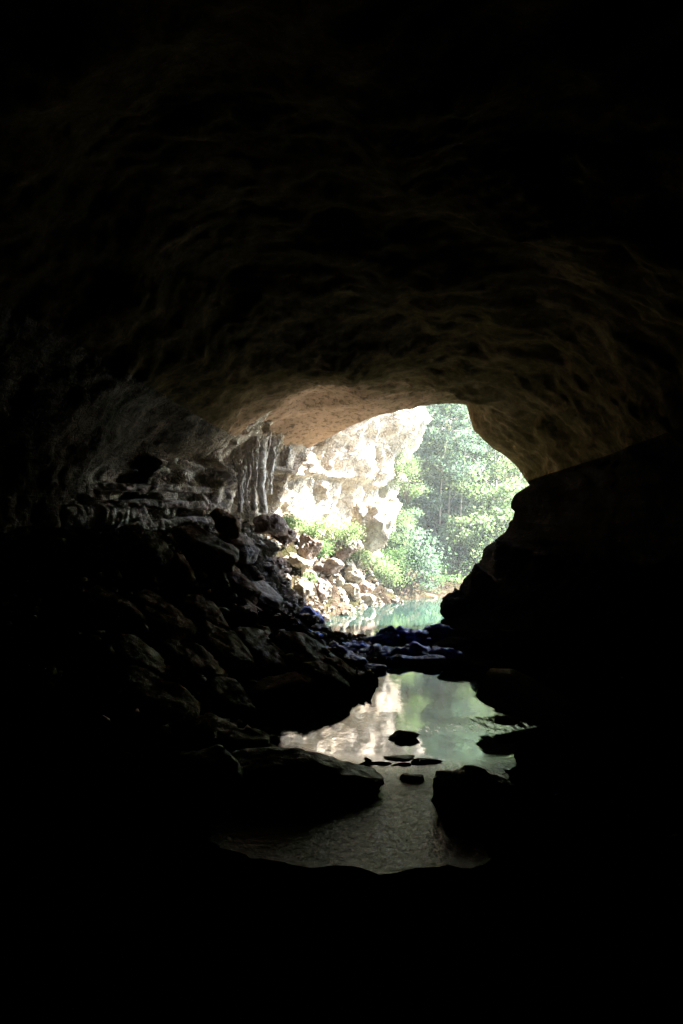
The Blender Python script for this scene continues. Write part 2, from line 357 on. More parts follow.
for y in yy:
    r, c = lerp_ring(y)
    edge = min(1., max(0., (54-y)/5.)); amp = .3+.7*edge
    for j, t in enumerate(th):
        dx, dz = math.cos(t), math.sin(t)
        x, z = c[0]+dx*r[j], c[1]+dz*r[j]
        k_ = 1+(dth[j]/54-1)*min(1, max(0, (y-36)/18))**1.5
        x *= k_; z = H+(z-H)*k_; yj = y*k_
        left = 0.
        if dx < 0 and z < 9 and y > 20: left = min(1, max(0, (9-z)/1.5))*min(1., max(0, (52-y)/4))*min(1, max(0, (y-41)/3))
        if dx > 0 and z < 8 and y > 20: left = .6
        cv.append(shell_pt(x, yj, z, dx, dz, amp, left))
    nr += 1
# the outer face of the hill round the mouth
for k, (dy, sx, sz) in enumerate([(.35, 1.015, 1.015), (.9, 1.06, 1.05), (1.3, 1.15, 1.14), (1.5, 1.3, 1.3), (1.7, 1.6, 1.6), (1.6, 2.1, 2.1), (1.2, 3., 3.), (.4, 4.4, 4.4), (-2, 7, 6.5), (-6, 10, 9)]):
    r, c = lerp_ring(54)
    for j, t in enumerate(th):
        dx, dz = math.cos(t), math.sin(t)
        x, z = c[0]+dx*r[j]*sx, c[1]+dz*r[j]*sz
        k_ = dth[j]/54; kk = 1+(k_-1)
        x *= kk; z = H+(z-H)*kk
        cv.append(shell_pt(x, 54*k_+dy*1.6, z, dx*.4, dz*.4, .16+.08*k, 0))
    nr += 1
cf = [(i*TH+j, i*TH+(j+1) % TH, (i+1)*TH+(j+1) % TH, (i+1)*TH+j) for i in range(nr-1) for j in range(TH)]
cf.append(tuple(range(TH)))
# split into roof, left wall and right wall by face so each reads on its own
def sub(faces, name, mat):
    used = {}; v2 = []; f2 = []
    for f in faces:
        g = []
        for i in f:
            if i not in used: used[i] = len(v2); v2.append(cv[i])
            g.append(used[i])
        f2.append(g)
    return tag(link(name, mesh(name, v2, f2), mat), kind='structure')
roof, lw, rw = [], [], []
for f in cf:
    if len(f) > 4: roof.append(f); continue
    j = f[0] % TH; t = th[j]
    if R(15) < t < R(150): roof.append(f)
    elif t >= R(150): lw.append(f)
    else: rw.append(f)
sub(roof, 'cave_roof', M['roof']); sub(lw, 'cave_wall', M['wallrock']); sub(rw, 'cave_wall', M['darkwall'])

# ------------------------------------------------------------------ sunlit cliff outside on the left
plan = [(-9, 45), (-7.0, 50), (-5.2, 54), (-3.0, 58), (-.4, 62.5), (1.9, 67), (3.6, 71), (4.3, 74), (3.4, 77), (0, 82), (-8, 90), (-20, 100)]
def plancurve(n):
    pts = [Vector((x, y, 0)) for x, y in plan]
    seg = [(b-a).length for a, b in zip(pts, pts[1:])]; tot = sum(seg); out = []
    for k in range(n):
        s = tot*k/(n-1)*.9999; i = 0
        while s > seg[i]: s -= seg[i]; i += 1
        p0, p1, p2, p3 = pts[max(i-1, 0)], pts[i], pts[i+1], pts[min(i+2, len(pts)-1)]; t = s/seg[i]
        q = .5*((2*p1)+(p2-p0)*t+(2*p0-5*p1+4*p2-p3)*t*t+(3*p1-p0-3*p2+p3)*t**3)
        tn = (p2-p1).normalized() if t < .5 else (p3-p1).normalized()
        out.append((q, Vector((tn.y, -tn.x, 0))))
    return out
prof = [(-2, .2), (3.5, -.5), (5., -.9), (6.2, -1.0), (7.4, -.9), (7.9, -.8), (8.15, -.1), (8.6, -.2), (9.2, -.1), (11, .7), (13, 1.5), (16, 1.8), (22, 1.0), (34, -.5)]
def pf(z): return float(np.interp(z, [p[0] for p in prof], [p[1] for p in prof]))
nu, nzv = 300, 240
clz = np.r_[np.linspace(-2, 3, 16)[:-1], np.linspace(3, 16, 180)[:-1], np.linspace(16, 34, 46)]
cur = plancurve(nu); cv2 = []
for u, (q, n) in enumerate(cur):
    for z in clz:
        p = Vector((q.x, q.y, z))
        wob = z + 1.1*fr(Vector((q.x*.12, q.y*.12, 4)))
        o = pf(wob)
        o += 1.0*(1-min(1, max(0, (q.y-55)/5)))*(1 if z < 8 else max(0, 1-(z-8)/.6))
        o += fr(p*.22, .8)*1.0 + fr(Vector((p.x*.9, p.y*.9, p.z*.22)), .75)*.6 + (noise.ridged_multi_fractal(p*.3+Vector((3, 3, 3)), .8, 2.1, 5, 1, 2)-1.2)*.25 + fr(p*2.6)*.1
        pp = p + n*o
        cv2.append(pp)
m_ = len(clz)
cf2 = [(u*m_+k, (u+1)*m_+k, (u+1)*m_+k+1, u*m_+k+1) for u in range(nu-1) for k in range(m_-1)]
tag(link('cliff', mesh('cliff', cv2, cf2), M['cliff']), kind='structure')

# ------------------------------------------------------------------ boulders
def boulder_mesh(seed, sx, sy, sz, cuts=14, rough=.12, sub=4, layers=0.0, flat=False):
    rnd = random.Random(seed); bm = bmesh.new()
    bmesh.ops.create_icosphere(bm, subdivisions=sub, radius=1)
    pl = []
    for k in range(cuts):
        n = Vector((rnd.gauss(0, 1), rnd.gauss(0, 1), rnd.gauss(0, 1))).normalized(); pl.append((n, rnd.uniform(.55, .88)))
    if flat: pl += [(Vector((0, 0, 1)), .5), (Vector((.25, .2, .95)).normalized(), .56), (Vector((1, -.2, .1)).normalized(), .8)]
    off = Vector((rnd.uniform(-50, 50), rnd.uniform(-50, 50), rnd.uniform(-50, 50)))
    for v in bm.verts:
        p = v.co.normalized(); r = 1.0
        for n, d in pl:
            k = p.dot(n)
            if k > .05: r = min(r, d/k)
        q = Vector((p.x*r*sx, p.y*r*sy, p.z*r*sz))
        m = min(sx, sy, sz)
        q += p*(fr(q*(.9/m)+off, .8)*rough*m*1.5 + fr(q*(3.2/m)+off, .7)*rough*m*.6)
        vd = noise.voronoi(q*(1.5/m)+off)[0]; q -= p*(max(0., .22-(vd[1]-vd[0]))*m*rough*2.2)
        if layers:
            s = (q.z/m*2.2+.3*fr(q*.7+off)); w = s-math.floor(s)
            q += Vector((p.x, p.y, 0))*(layers*m*(.5 if w < .6 else -.5))
        v.co = q
    me = bpy.data.meshes.new('boulder'); bm.to_mesh(me); bm.free(); return me
bcount = [0]
GIN = 'boulders of the rubble slope inside the cave'
GOUT = 'boulders on the bank outside the cave mouth'
GST = 'rocks standing in or beside the stream'
GRD = 'wet sky tinted rocks of the ridge between the pools'
GRT = 'rocks along the right side of the passage'
def rock(px, py, d, w, h, dep, mat, label, group, rot=0, tilt=0, roll=0, name='boulder', cuts=14, rough=.12, sub=4, layers=0.0, zoff=0.0, flat=False):
    """centre of the rock at a picture point and a real distance; w, h, dep in metres"""
    bcount[0] += 1
    me = boulder_mesh(100+bcount[0]*7, w*.58, dep*.58, h*.58, cuts, rough, sub, layers, flat)
    o = link(name, me, M[mat]); o.location = P(px, py, d) + Vector((0, 0, zoff)); o.rotation_euler = (R(roll), R(tilt), R(rot))
    return tag(o, label, 'boulder' if name == 'boulder' else name.replace('_', ' '), group)

# stream and near pool
rock(286, 772, 21.6, 3.7, 1.05, 2.2, 'dark', 'long low black boulder between the left slope and the rippling stream', GST, rot=8, tilt=6)
rock(476, 804, 20.0, 2.3, 1.5, 1.7, 'dark', 'big rounded black boulder rising out of the rippling near stream', GST, rot=-10, tilt=8)
rock(402, 737, 26.4, .95, .3, .5, 'dark', 'small dark rock alone in the middle of the bright pool', GST, name='rock', sub=3)
rock(400, 757.5, 24.3, .75, .12, .5, 'dark', 'thin flat stone breaking the surface at the foot of the pool', GST, name='rock', sub=3)
rock(424, 761, 23.9, .8, .13, .45, 'dark', 'flat wet stone just right of the thin one at the foot of the pool', GST, name='rock', sub=3)
rock(411, 778, 22.4, .62, .28, .45, 'dark', 'small black rock touching the left side of the rounded stream boulder', GST, name='rock', sub=3)
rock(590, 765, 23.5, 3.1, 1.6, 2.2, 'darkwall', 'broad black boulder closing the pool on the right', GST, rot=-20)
rock(526, 694, 29.0, 3.6, .5, 2.2, 'pale', 'smooth pale edged slab tilted down to the pool from the right', GST, rot=-12, tilt=14, roll=22, name='rock_slab', rough=.05, cuts=8)
rock(505, 720, 27.4, .8, .25, .5, 'dark', 'low dark stone between the tilted slab and the white riffle', GST, name='rock', sub=3)
rock(240, 742, 24.5, 1.6, .7, 1.4, 'dark', 'dark block at the pale left corner of the near pool', GST)
rock(205, 770, 20.5, 1.4, .9, 1.4, 'dark', 'black boulder at the left end of the long low one', GST)
rock(545, 850, 17.0, 2.2, 1.2, 1.8, 'darkwall', 'black boulder in the dark right of the rounded stream boulder', GST)

# ridge between pools (wet rock, sky blue painted in)
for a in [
 (305, 619, 47.0, 2.0, 1.0, 1.6, 'largest sky tinted wet rock at the foot of the sunlit bank'),
 (303, 640, 42.5, 1.8, .9, 1.5, 'sky tinted wet rock below the largest one'),
 (331, 654, 40.0, 1.9, .9, 1.4, 'jagged sky tinted rock at the left end of the ridge'),
 (352, 660, 38.6, 1.5, .5, 1.2, 'low sky tinted rock where the ridge leaves the left slope'),
 (357, 650, 42.0, 1.6, .7, 1.2, 'sky tinted rock just left of the tallest rock on the ridge'),
 (387, 639, 44.0, 2.0, 1.4, 1.3, 'tallest sky tinted rock in the middle of the ridge'),
 (376, 668, 37.8, 1.1, .35, .9, 'small dark sky tinted rock at the top edge of the near pool'),
 (412, 641, 43.6, 1.9, 1.2, 1.3, 'sky tinted rock right of the tallest rock on the ridge'),
 (401, 661, 39.2, 1.6, .5, 1.1, 'low sky tinted black rock dipping into the near pool mid ridge'),
 (436, 641, 44.0, 2.0, 1.2, 1.4, 'sky tinted black rock on the right half of the ridge'),
 (372, 655, 40.5, 1.7, .7, 1.2, 'sky tinted stone between the tallest ridge rock and the near pool'),
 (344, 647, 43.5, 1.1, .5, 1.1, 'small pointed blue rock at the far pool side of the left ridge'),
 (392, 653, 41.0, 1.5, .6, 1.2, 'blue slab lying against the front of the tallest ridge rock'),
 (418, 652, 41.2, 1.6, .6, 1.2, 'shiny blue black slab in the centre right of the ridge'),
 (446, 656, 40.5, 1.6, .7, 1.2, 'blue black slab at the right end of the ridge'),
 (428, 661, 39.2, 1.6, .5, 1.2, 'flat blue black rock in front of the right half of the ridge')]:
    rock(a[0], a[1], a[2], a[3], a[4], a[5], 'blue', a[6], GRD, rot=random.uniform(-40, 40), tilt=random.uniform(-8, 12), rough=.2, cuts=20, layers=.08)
for a in [
 (458, 648, 42.5, 2.2, 1.0, 1.8, 'black rock joining the blue ridge to the right wall', 5),
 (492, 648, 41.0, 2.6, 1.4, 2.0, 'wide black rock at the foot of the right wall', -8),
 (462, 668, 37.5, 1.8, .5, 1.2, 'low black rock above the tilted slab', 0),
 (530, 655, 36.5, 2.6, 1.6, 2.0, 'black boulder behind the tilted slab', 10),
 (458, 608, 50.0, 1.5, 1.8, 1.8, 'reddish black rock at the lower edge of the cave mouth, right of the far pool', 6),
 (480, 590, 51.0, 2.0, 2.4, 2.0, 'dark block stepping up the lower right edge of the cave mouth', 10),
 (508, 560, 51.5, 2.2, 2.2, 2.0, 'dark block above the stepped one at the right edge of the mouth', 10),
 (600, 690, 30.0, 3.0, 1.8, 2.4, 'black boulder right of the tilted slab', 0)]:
    rock(a[0], a[1], a[2], a[3], a[4], a[5], 'darkwall', a[6], GRT, rot=a[7]*2, tilt=a[7], layers=.06, cuts=18)

# rubble slope inside, left
ins = [
 (181, 582, 37.0, .95, 3.1, 1.4, 'red', 'long reddish slab leaning steeply on the upper slope', 20, -32, 0, 'rock_slab'),
 (227, 524, 42.0, 1.1, 1.1, 1.1, 'slope', 'dark pointed block sitting on the end of the ledges', 10, 8, 0, 'boulder'),
 (212, 550, 40.0, 2.3, 1.1, 1.6, 'brown', 'rounded dark boulder with a pinkish top below the pointed block', 0, 12, 0, 'boulder'),
 (240, 548, 44.0, 1.2, 1.3, 1.4, 'brown', 'upright brown block between the rounded boulder and the sunlit bank', 0, 15, 0, 'boulder'),
 (229, 584, 40.5, 2.1, 1.5, 1.8, 'slope', 'dark wedge shaped boulder right of the leaning reddish slab', 0, 25, 0, 'boulder'),
 (262, 598, 43.0, 1.7, 1.2, 1.8, 'brown', 'brown boulder on the shaded side of the sunlit bank', 10, 20, 0, 'boulder'),
 (200, 618, 34.0, 1.7, 1.1, 1.5, 'slope', 'dark block at the foot of the leaning reddish slab', 0, 22, 0, 'boulder'),
 (245, 622, 38.0, 2.6, 1.0, 2.0, 'slope', 'flat dark slab sloping down below the wedge shaped boulder', 0, 24, 0, 'rock_slab'),
 (285, 640, 39.0, 2.4, 1.1, 1.8, 'slope', 'sloping dark slab beside the largest blue rock', 0, 26, 0, 'rock_slab'),
 (262, 655, 33.5, 1.7, .9, 1.4, 'brown', 'elongated brown rock with a pale upper edge in the middle of the slope', 0, 34, 0, 'boulder'),
 (222, 650, 32.0, 1.8, 1.0, 1.6, 'slope', 'dark block left of the elongated pale edged rock', 0, 20, 0, 'boulder'),
 (290, 690, 31.3, 2.6, 1.2, 1.6, 'red', 'broad pinkish brown boulder above the left edge of the near pool', 10, -14, 0, 'boulder'),
 (335, 684, 32.0, 1.9, 1.5, 1.6, 'slope', 'black overhanging boulder at the left edge of the near pool', 0, 10, 0, 'boulder'),
 (315, 662, 34.5, 2.2, .9, 1.6, 'brown', 'brown slab leaning on the black overhanging boulder', 0, 24, 0, 'rock_slab'),
 (352, 672, 33.4, 1.2, .8, 1.1, 'slope', 'dark rock at the tip of the slope, above the overhanging boulder', 0, 20, 0, 'boulder'),
 (262, 720, 28.6, 1.6, .7, 1.3, 'red', 'low reddish brown rock under the broad pinkish boulder', 0, 4, 0, 'boulder'),
 (232, 704, 28.5, 1.3, .9, 1.2, 'slope', 'dark block left of the broad pinkish boulder', 0, 30, 0, 'boulder'),
 (190, 665, 29.5, 1.8, 1.0, 1.6, 'slope', 'dark tilted block in the middle left of the slope', 0, 28, 0, 'boulder'),
 (150, 620, 31.0, 2.2, 1.4, 1.8, 'slope', 'large dark boulder left of the leaning reddish slab foot', 0, 15, 0, 'boulder'),
 (110, 610, 28.5, 1.8, 1.1, 1.4, 'slope', 'dark boulder in the gloom below the pale ledges', 0, 10, 0, 'boulder'),
 (160, 700, 25.5, 1.9, 1.1, 1.6, 'slope', 'dark boulder low on the slope in deep shade', 0, 20, 0, 'boulder'),
 (215, 738, 24.8, 1.2, .8, 1.2, 'brown', 'brown stone at the bottom of the slope beside the pool corner block', 0, 18, 0, 'boulder'),
 (130, 660, 26.5, 1.5, .9, 1.3, 'brown', 'brown stone lying in deep shade on the left slope', 0, 25, 0, 'boulder'),
 (146, 556, 36.0, 1.2, 1.6, 1.3, 'brown', 'brown block behind the upper end of the leaning reddish slab', 0, -20, 0, 'boulder'),
 (300, 664, 36.2, 1.4, .6, 1.1, 'slope', 'narrow dark stone wedged above the brown leaning slab', 0, 30, 0, 'boulder'),
]
for a in ins:
    k_ = 1.0 if a[0] > 250 and a[1] > 665 else 1.3
    rock(a[0]-(12 if k_ == 1 else 0), a[1], a[2], a[3]*k_, a[4]*k_, a[5]*k_, a[6], a[7], GIN, rot=a[8]-8, tilt=(a[9] if a[9] < 0 else a[9]*.6+18), roll=a[10]+9, name=a[11], rough=.09, cuts=9, layers=.06, flat=True)

# sunlit bank outside
outs = [
 (371, 521, 63.5, 3.3, 3.3, 2.6, 'pale', 'great leaning pale boulder with a brown shaded side under the cliff', 20, -28),
 (268, 524, 51.0, 1.6, 1.2, 1.4, 'brown', 'brown boulder at the top left of the sunlit bank', 0, 20),
 (283, 536, 52.0, 1.5, .8, 1.3, 'brown', 'dark brown block below the brown boulder at the bank top', 0, 16),
 (262, 545, 49.0, 1.4, 1.0, 1.2, 'pale', 'pale boulder at the shaded upper end of the bank', 0, 22),
 (309, 546, 56.0, 1.3, 1.4, 1.3, 'brown', 'upright brown boulder beside the bright green fern', 0, 12),
 (329, 566, 58.0, 1.7, 1.1, 1.4, 'brown', 'mossy dark boulder in the middle of the bank', 10, 10),
 (347, 548, 62.0, 1.3, 1.5, 1.3, 'brown', 'dark boulder just below and left of the great leaning one', 0, 8),
 (279, 568, 51.5, 1.5, 1.1, 1.4, 'brown', 'brown boulder among white rubble on the left of the bank', 0, 25),
 (298, 562, 54.5, 1.3, .9, 1.2, 'pale', 'pale boulder between two brown ones halfway up the bank', 0, 20),
 (352, 574, 62.0, 1.3, 1.0, 1.2, 'pale', 'pale boulder below the dark one under the great leaning boulder', 0, 20),
 (320, 588, 57.0, 1.4, 1.2, 1.2, 'brown', 'brown boulder just above the shoreline rocks', 0, 15),
 (300, 590, 53.0, 1.4, 1.0, 1.3, 'pale', 'white topped boulder low on the left of the bank', 0, 25),
 (340, 598, 60.0, 1.2, 1.2, 1.2, 'pale', 'pale shoreline boulder beside the far pool, second from its point', 0, 10),
 (364, 602, 63.5, 1.5, 1.0, 1.3, 'pale', 'rounded pale boulder at the point of the bank in the far pool', 0, 8),
 (325, 606, 58.5, 1.1, .9, 1.1, 'pale', 'pale shoreline boulder nearest the blue rocks', 0, 10),
 (352, 590, 61.5, 1.2, 1.0, 1.1, 'pale', 'pale boulder perched above the point of the bank', 0, 22),
 (282, 586, 50.0, 1.2, .9, 1.2, 'pale', 'small pale boulder above the largest blue rock', 0, 20),
 (334, 578, 59.5, 1.1, .8, 1.1, 'pale', 'small pale boulder just under the mossy dark one', 0, 20),
 (366, 588, 64.0, .9, .8, .9, 'brown', 'small brown boulder next to the green bush by the water', 0, 10),
 (250, 572, 46.5, 1.3, 1.0, 1.3, 'pale', 'pale rock where the bank meets the shaded slope', 0, 30),
 (310, 575, 55.5, .9, .7, .9, 'pale', 'small pale stone left of the mossy dark boulder', 0, 20),
 (270, 606, 47.0, 1.1, .7, 1.0, 'pale', 'pale stone just above and left of the largest blue rock', 0, 20),
]
for a in outs:
    rock(*a[:6], a[6], a[7], GOUT, rot=a[8], tilt=a[9], rough=.2, cuts=9 if a[3] > 3 else 14)
# far shore rocks
for a in [(395, 597, 69.5, 1.0, .6, .8, 'slope', 'brown rock at the water by the roots of the pale tree'),
          (428, 597, 70.0, 1.3, .5, .8, 'slope', 'low brown rock on the far shore right of the pale tree'),
          (446, 596, 71.0, 1.1, .6, .8, 'pale', 'pale rock on the far shore nearest the right wall'),
          (432, 580, 74.0, 1.4, .7, .8, 'pale', 'pale rock half way up the brown far bank')]:
    rock(*a[:6], a[6], a[7], 'rocks on the far shore', sub=3, rot=random.uniform(-30, 30), rough=.18)

# ledges of the left wall: long thin beds with broken edges
def ledge(a, b, thick, depth, seed, mat, label):
    n = 120; m = 28; va = []; L_ = (b-a).length; t = (b-a).normalized(); nrm = Vector((t.y, -t.x, 0)).normalized()
    if nrm.x < 0: nrm = -nrm
    for i in range(n+1):
        s = i/n; c = a.lerp(b, s)
        taper = min(1, s*8, (1-s)*8)**.5 if 0 < s < 1 else .02
        for k in range(m):
            th_ = 2*math.pi*k/m
            cx, cz = math.cos(th_), math.sin(th_)
            cx = math.copysign(abs(cx)**.35, cx); cz = math.copysign(abs(cz)**.4, cz)
            q = c + nrm*(cx*depth*.5*taper) + Vector((0, 0, cz*thick*.5*taper))
            o = Vector((seed*3.3, seed, 0))
            q += nrm*(fr(q*.9+o, .7)*.24+fr(q*3.5+o)*.12)*(1 if cx > 0 else 0) + Vector((0, 0, fr(q*1.4+o)*.14*thick+.1*fr(q*.35+o)))
            va.append(q)
    fa = [(i*m+k, i*m+(k+1) % m, (i+1)*m+(k+1) % m, (i+1)*m+k) for i in range(n) for k in range(m)]
    fa += [tuple(range(m)), tuple(n*m+k for k in range(m))]
    o = link('rock_ledge', mesh('rock_ledge', va, fa), M[mat])
    return tag(o, label, 'rock ledge', 'ledges of the left wall')
ledge(Vector((-11.9, 37, 5.75)), Vector((-9.3, 45, 5.9)), .95, 2.4, 1, 'calcite', 'thick pale crumbly ledge at the left end of the wall')
ledge(Vector((-11.0, 40, 6.35)), Vector((-6.3, 52.5, 6.3)), .36, 2.2, 2, 'ledge', 'pale ledge running to the dark pointed block')
ledge(Vector((-10.9, 40.5, 7.1)), Vector((-6.2, 53, 7.0)), .34, 2.0, 3, 'ledge', 'thin upper ledge with white drips')
ledge(Vector((-10.2, 42, 5.3)), Vector((-6.6, 51, 5.55)), .5, 2.4, 4, 'ledge', 'grey ledge just over the rubble slope')
ledge(Vector((-11.9, 37.5, 6.55)), Vector((-10.8, 41.5, 6.6)), .3, 2.0, 5, 'calcite', 'short brown ledge above the thick crumbly one')

# tufa columns and hanging roots at the left edge of the mouth
def tube(v, f, pts, rad, seg=8):
    base = len(v); n = len(pts)
    for i, p in enumerate(pts):
        t = (pts[min(i+1, n-1)]-pts[max(i-1, 0)]).normalized()
        a = t.cross(Vector((.3, .9, .2))).normalized(); b = t.cross(a)
        for k in range(seg):
            an = 2*math.pi*k/seg; v.append(p + (a*math.cos(an)+b*math.sin(an))*rad[i])
    for i in range(n-1):
        for k in range(seg):
            f.append((base+i*seg+k, base+i*seg+(k+1) % seg, base+(i+1)*seg+(k+1) % seg, base+(i+1)*seg+k))
    f.append(tuple(base+k for k in range(seg))[::-1]); f.append(tuple(base+(n-1)*seg+k for k in range(seg)))
def column(px, d, y0, y1, r, label, seed):
    v = []; f = []; a = P(px, y0, d); b = P(px+random.uniform(-5, 5), y1, d); n = 26; rnd = random.Random(seed)
    pts = []; rad = []
    for i in range(n+1):
        s = i/n; q = a.lerp(b, s); q += Vector((fr(q*.8+Vector((seed, 0, 0)))*.14, fr(q*.8+Vector((0, seed, 0)))*.14, 0))
        pts.append(q); rad.append(r*.75*(1.7-1.9*s+1.1*s*s)*(1+.25*fr(q*1.6))+.02)
    tube(v, f, pts, rad, 12)
    for i, p in enumerate(v): v[i] = p + Vector((fr(p*3)*.09, fr(p*3+Vector((7, 7, 7)))*.09, 0))
    for k in range(11):
        o = Vector((rnd.uniform(-.45, .45), rnd.uniform(-.3, .3), rnd.uniform(-.1, .5))); s1 = rnd.uniform(.25, .95); sp = rnd.uniform(.4, 1.3)
        pts2 = [a.lerp(b, s1*i/10)+Vector((o.x*(1-.5*i/10*sp), o.y, o.z))+Vector((fr(Vector((i*.3, k, seed)))*.22, 0, 0)) for i in range(11)]
        r2 = rnd.uniform(.04, .13)
        tube(v, f, pts2, [r2*(1-.085*i)*(1+.5*fr(Vector((i*.6, k, seed+3)))) for i in range(11)], 7)
    o = link('tufa_column', mesh('tufa_column', v, f), M['tufa'])
    tag(o, label, 'tufa column', 'tufa columns at the left edge of the cave mouth')
column(252, 53.6, 440, 510, .22, 'dark stained slender column nearest the left wall', 1)
column(262, 54.6, 436, 513, .3, 'thickest whitish column beside the stained one', 2)
column(272, 55.8, 444, 494, .17, 'lilac white column with forked foot in the middle of the row', 3)
column(283, 57.0, 452, 482, .11, 'short thin column hanging right of the forked one', 4)
column(241, 51.5, 465, 512, .2, 'stubby column in the shade behind the pointed block', 5)

# rubble: uncountable small stones on the banks
rnd = random.Random(5)
rv = []; rf = []
protos = []
for s in range(5):
    me = boulder_mesh(900+s, 1, .8, .6, 10, .15, 1); protos.append(([v.co.copy() for v in me.vertices], [tuple(p.vertices) for p in me.polygons]))
def stone(x, y, r):
    pv, pf_ = rnd.choice(protos); z = gh(x, y)
    mt = Matrix.Translation((x, y, z+r*.2)) @ Euler((rnd.uniform(-.6, .6), rnd.uniform(-.6, .6), rnd.uniform(0, 6.3))).to_matrix().to_4x4() @ Matrix.Scale(r, 4)
    b = len(rv); rv.extend(mt @ p for p in pv); rf.extend(tuple(b+i for i in q) for q in pf_)
n = 0
while n < 2600:
    x = rnd.uniform(-9, 4); y = rnd.uniform(44, 68)
    if gz(x, y) < -.1: continue
    stone(x, y, rnd.uniform(.06, .32)*rnd.uniform(.6, 1.3)); n += 1
tag(link('rubble', mesh('rubble', rv, rf), M['scree'], smooth=False), 'loose pale rubble covering the sunlit bank', 'rubble', kind='stuff')
rv = []; rf = []; n = 0
while n < 500:
    x = rnd.uniform(-9, 9); y = rnd.uniform(13, 21.5)
    g_ = float(gz(x, y))
    if g_ < -.5 or g_ > .9: continue
    if g_ < .05 or (y < 18.5 and abs(x) < 5): continue
    stone(x, y, rnd.uniform(.08, .3)*rnd.uniform(.6, 1.3)); n += 1
tag(link('gravel', mesh('gravel', rv, rf), M['darkwall'], smooth=False), 'black stones and gravel along the stream edges', 'gravel', kind='stuff')
rv = []; rf = []; n = 0
while n < 900:
    x = rnd.uniform(-11, 1.5); y = rnd.uniform(20, 45)
    if gz(x, y) < -.05: continue
    stone(x, y, rnd.uniform(.05, .3)*rnd.uniform(.6, 1.3)); n += 1
tag(link('rubble', mesh('rubble', rv, rf), M['brown'], smooth=False), 'dark loose rubble on the shaded slope inside the cave', 'rubble', kind='stuff')

# ------------------------------------------------------------------ trees
def leafcloud(v, f, c, r, n, size, rnd, flat=.75):
    for _ in range(n):
        p = Vector((rnd.gauss(0, .5), rnd.gauss(0, .5), rnd.gauss(0, .5)*flat))
        p = c + p*r
        d = Vector((rnd.uniform(-1, 1), rnd.uniform(-1, 1), rnd.uniform(-1, .5))).normalized()
        w = d.cross(Vector((rnd.uniform(-1, 1), rnd.uniform(-1, 1), rnd.uniform(-1, 1)))).normalized()
        l = size*rnd.uniform(.6, 1.3); ww = l*.28; b = len(v)
        v += [p, p+d*l*.5+w*ww, p+d*l, p+d*l*.5-w*ww]; f.append((b, b+1, b+2, b+3))
def tree(kind, seed, h, mat, bark, trad=.14, limbs=9, leaves=2600, start=.35, spread=.28, lsize=.34, lean=.06):
    rnd = random.Random(seed); root = empty(kind, (0, 0, 0))
    tv = []; tf = []; lv = []; lf = []
    ph = rnd.uniform(0, 6); n = 18; pts = []
    for i in range(n+1):
        s = i/n; pts.append(Vector((math.sin(s*3+ph)*.03*h*s+lean*h*s*s, math.cos(s*2.6+ph)*.03*h*s, s*h*.93-.4)))
    tube(tv, tf, pts, [trad*(1-.85*(i/n))*(1.35 if i == 0 else 1) for i in range(n+1)], 8)
    per = leaves//limbs
    for k in range(limbs):
        s = start+(1-start)*(k+rnd.random()*.8)/limbs; i = min(n-1, int(s*n)); p0 = pts[i]
        an = k*2.4+rnd.uniform(-.4, .4); ln = h*spread*(1.15-.65*s)*rnd.uniform(.7, 1.3)
        up = rnd.uniform(.3, 1.0)
        q = [p0+Vector((math.cos(an)*ln*t, math.sin(an)*ln*t, ln*up*t*(1.2-.4*t)+.04*ln*math.sin(t*7))) for t in (0, .25, .5, .75, 1)]
        r0 = trad*(1-.85*s)*.55
        tube(tv, tf, q, [r0, r0*.8, r0*.6, r0*.4, r0*.2], 5)
        for m_ in range(4):
            t0 = q[rnd.choice((2, 3, 4))]; e = t0+Vector((rnd.gauss(0, 1), rnd.gauss(0, 1), rnd.uniform(-.2, .9)))*ln*.25
            tube(tv, tf, [t0, (t0+e)/2+Vector((0, 0, .05)), e], [r0*.35, r0*.25, r0*.1], 4)
            leafcloud(lv, lf, e, ln*rnd.uniform(.3, .5), per//4, lsize, rnd)
    link('trunk', mesh('trunk', tv, tf), M[bark], root)
    link('crown', mesh('crown', lv, lf), M[mat], root, smooth=False)
    return root
used = set()
def put(proto, loc, rz, s, label, cat, group):
    o = proto if proto.name not in used else copy_tree(proto)
    used.add(proto.name)
    o.location = loc; o.rotation_euler = (0, 0, rz); o.scale = (s, s, s)
    return tag(o, label, cat, group)
GT = 'trees on the hillside beyond the river'
gumA = tree('gum_tree', 1, 15, 'leaf_teal', 'palebark', .17, 12, 4200, .4, .26)
gumB = tree('gum_tree', 2, 13, 'leaf_green', 'bark', .14, 11, 3600, .3, .28)
gumC = tree('gum_tree', 3, 17, 'leaf_teal', 'bark', .16, 13, 4400, .45, .22, lean=-.05)
gumD = tree('gum_tree', 4, 10, 'leaf_lime', 'palebark', .1, 10, 3600, .22, .32)
slim = tree('slender_tree', 5, 14, 'leaf_teal', 'palebark', .08, 7, 900, .55, .16, lean=.1)
under = tree('small_tree', 6, 5.5, 'leaf_teal', 'bark', .07, 9, 2800, .15, .42, lsize=.3)
und2 = tree('small_tree', 7, 4.5, 'leaf_lime', 'bark', .06, 9, 2600, .1, .45, lsize=.28)
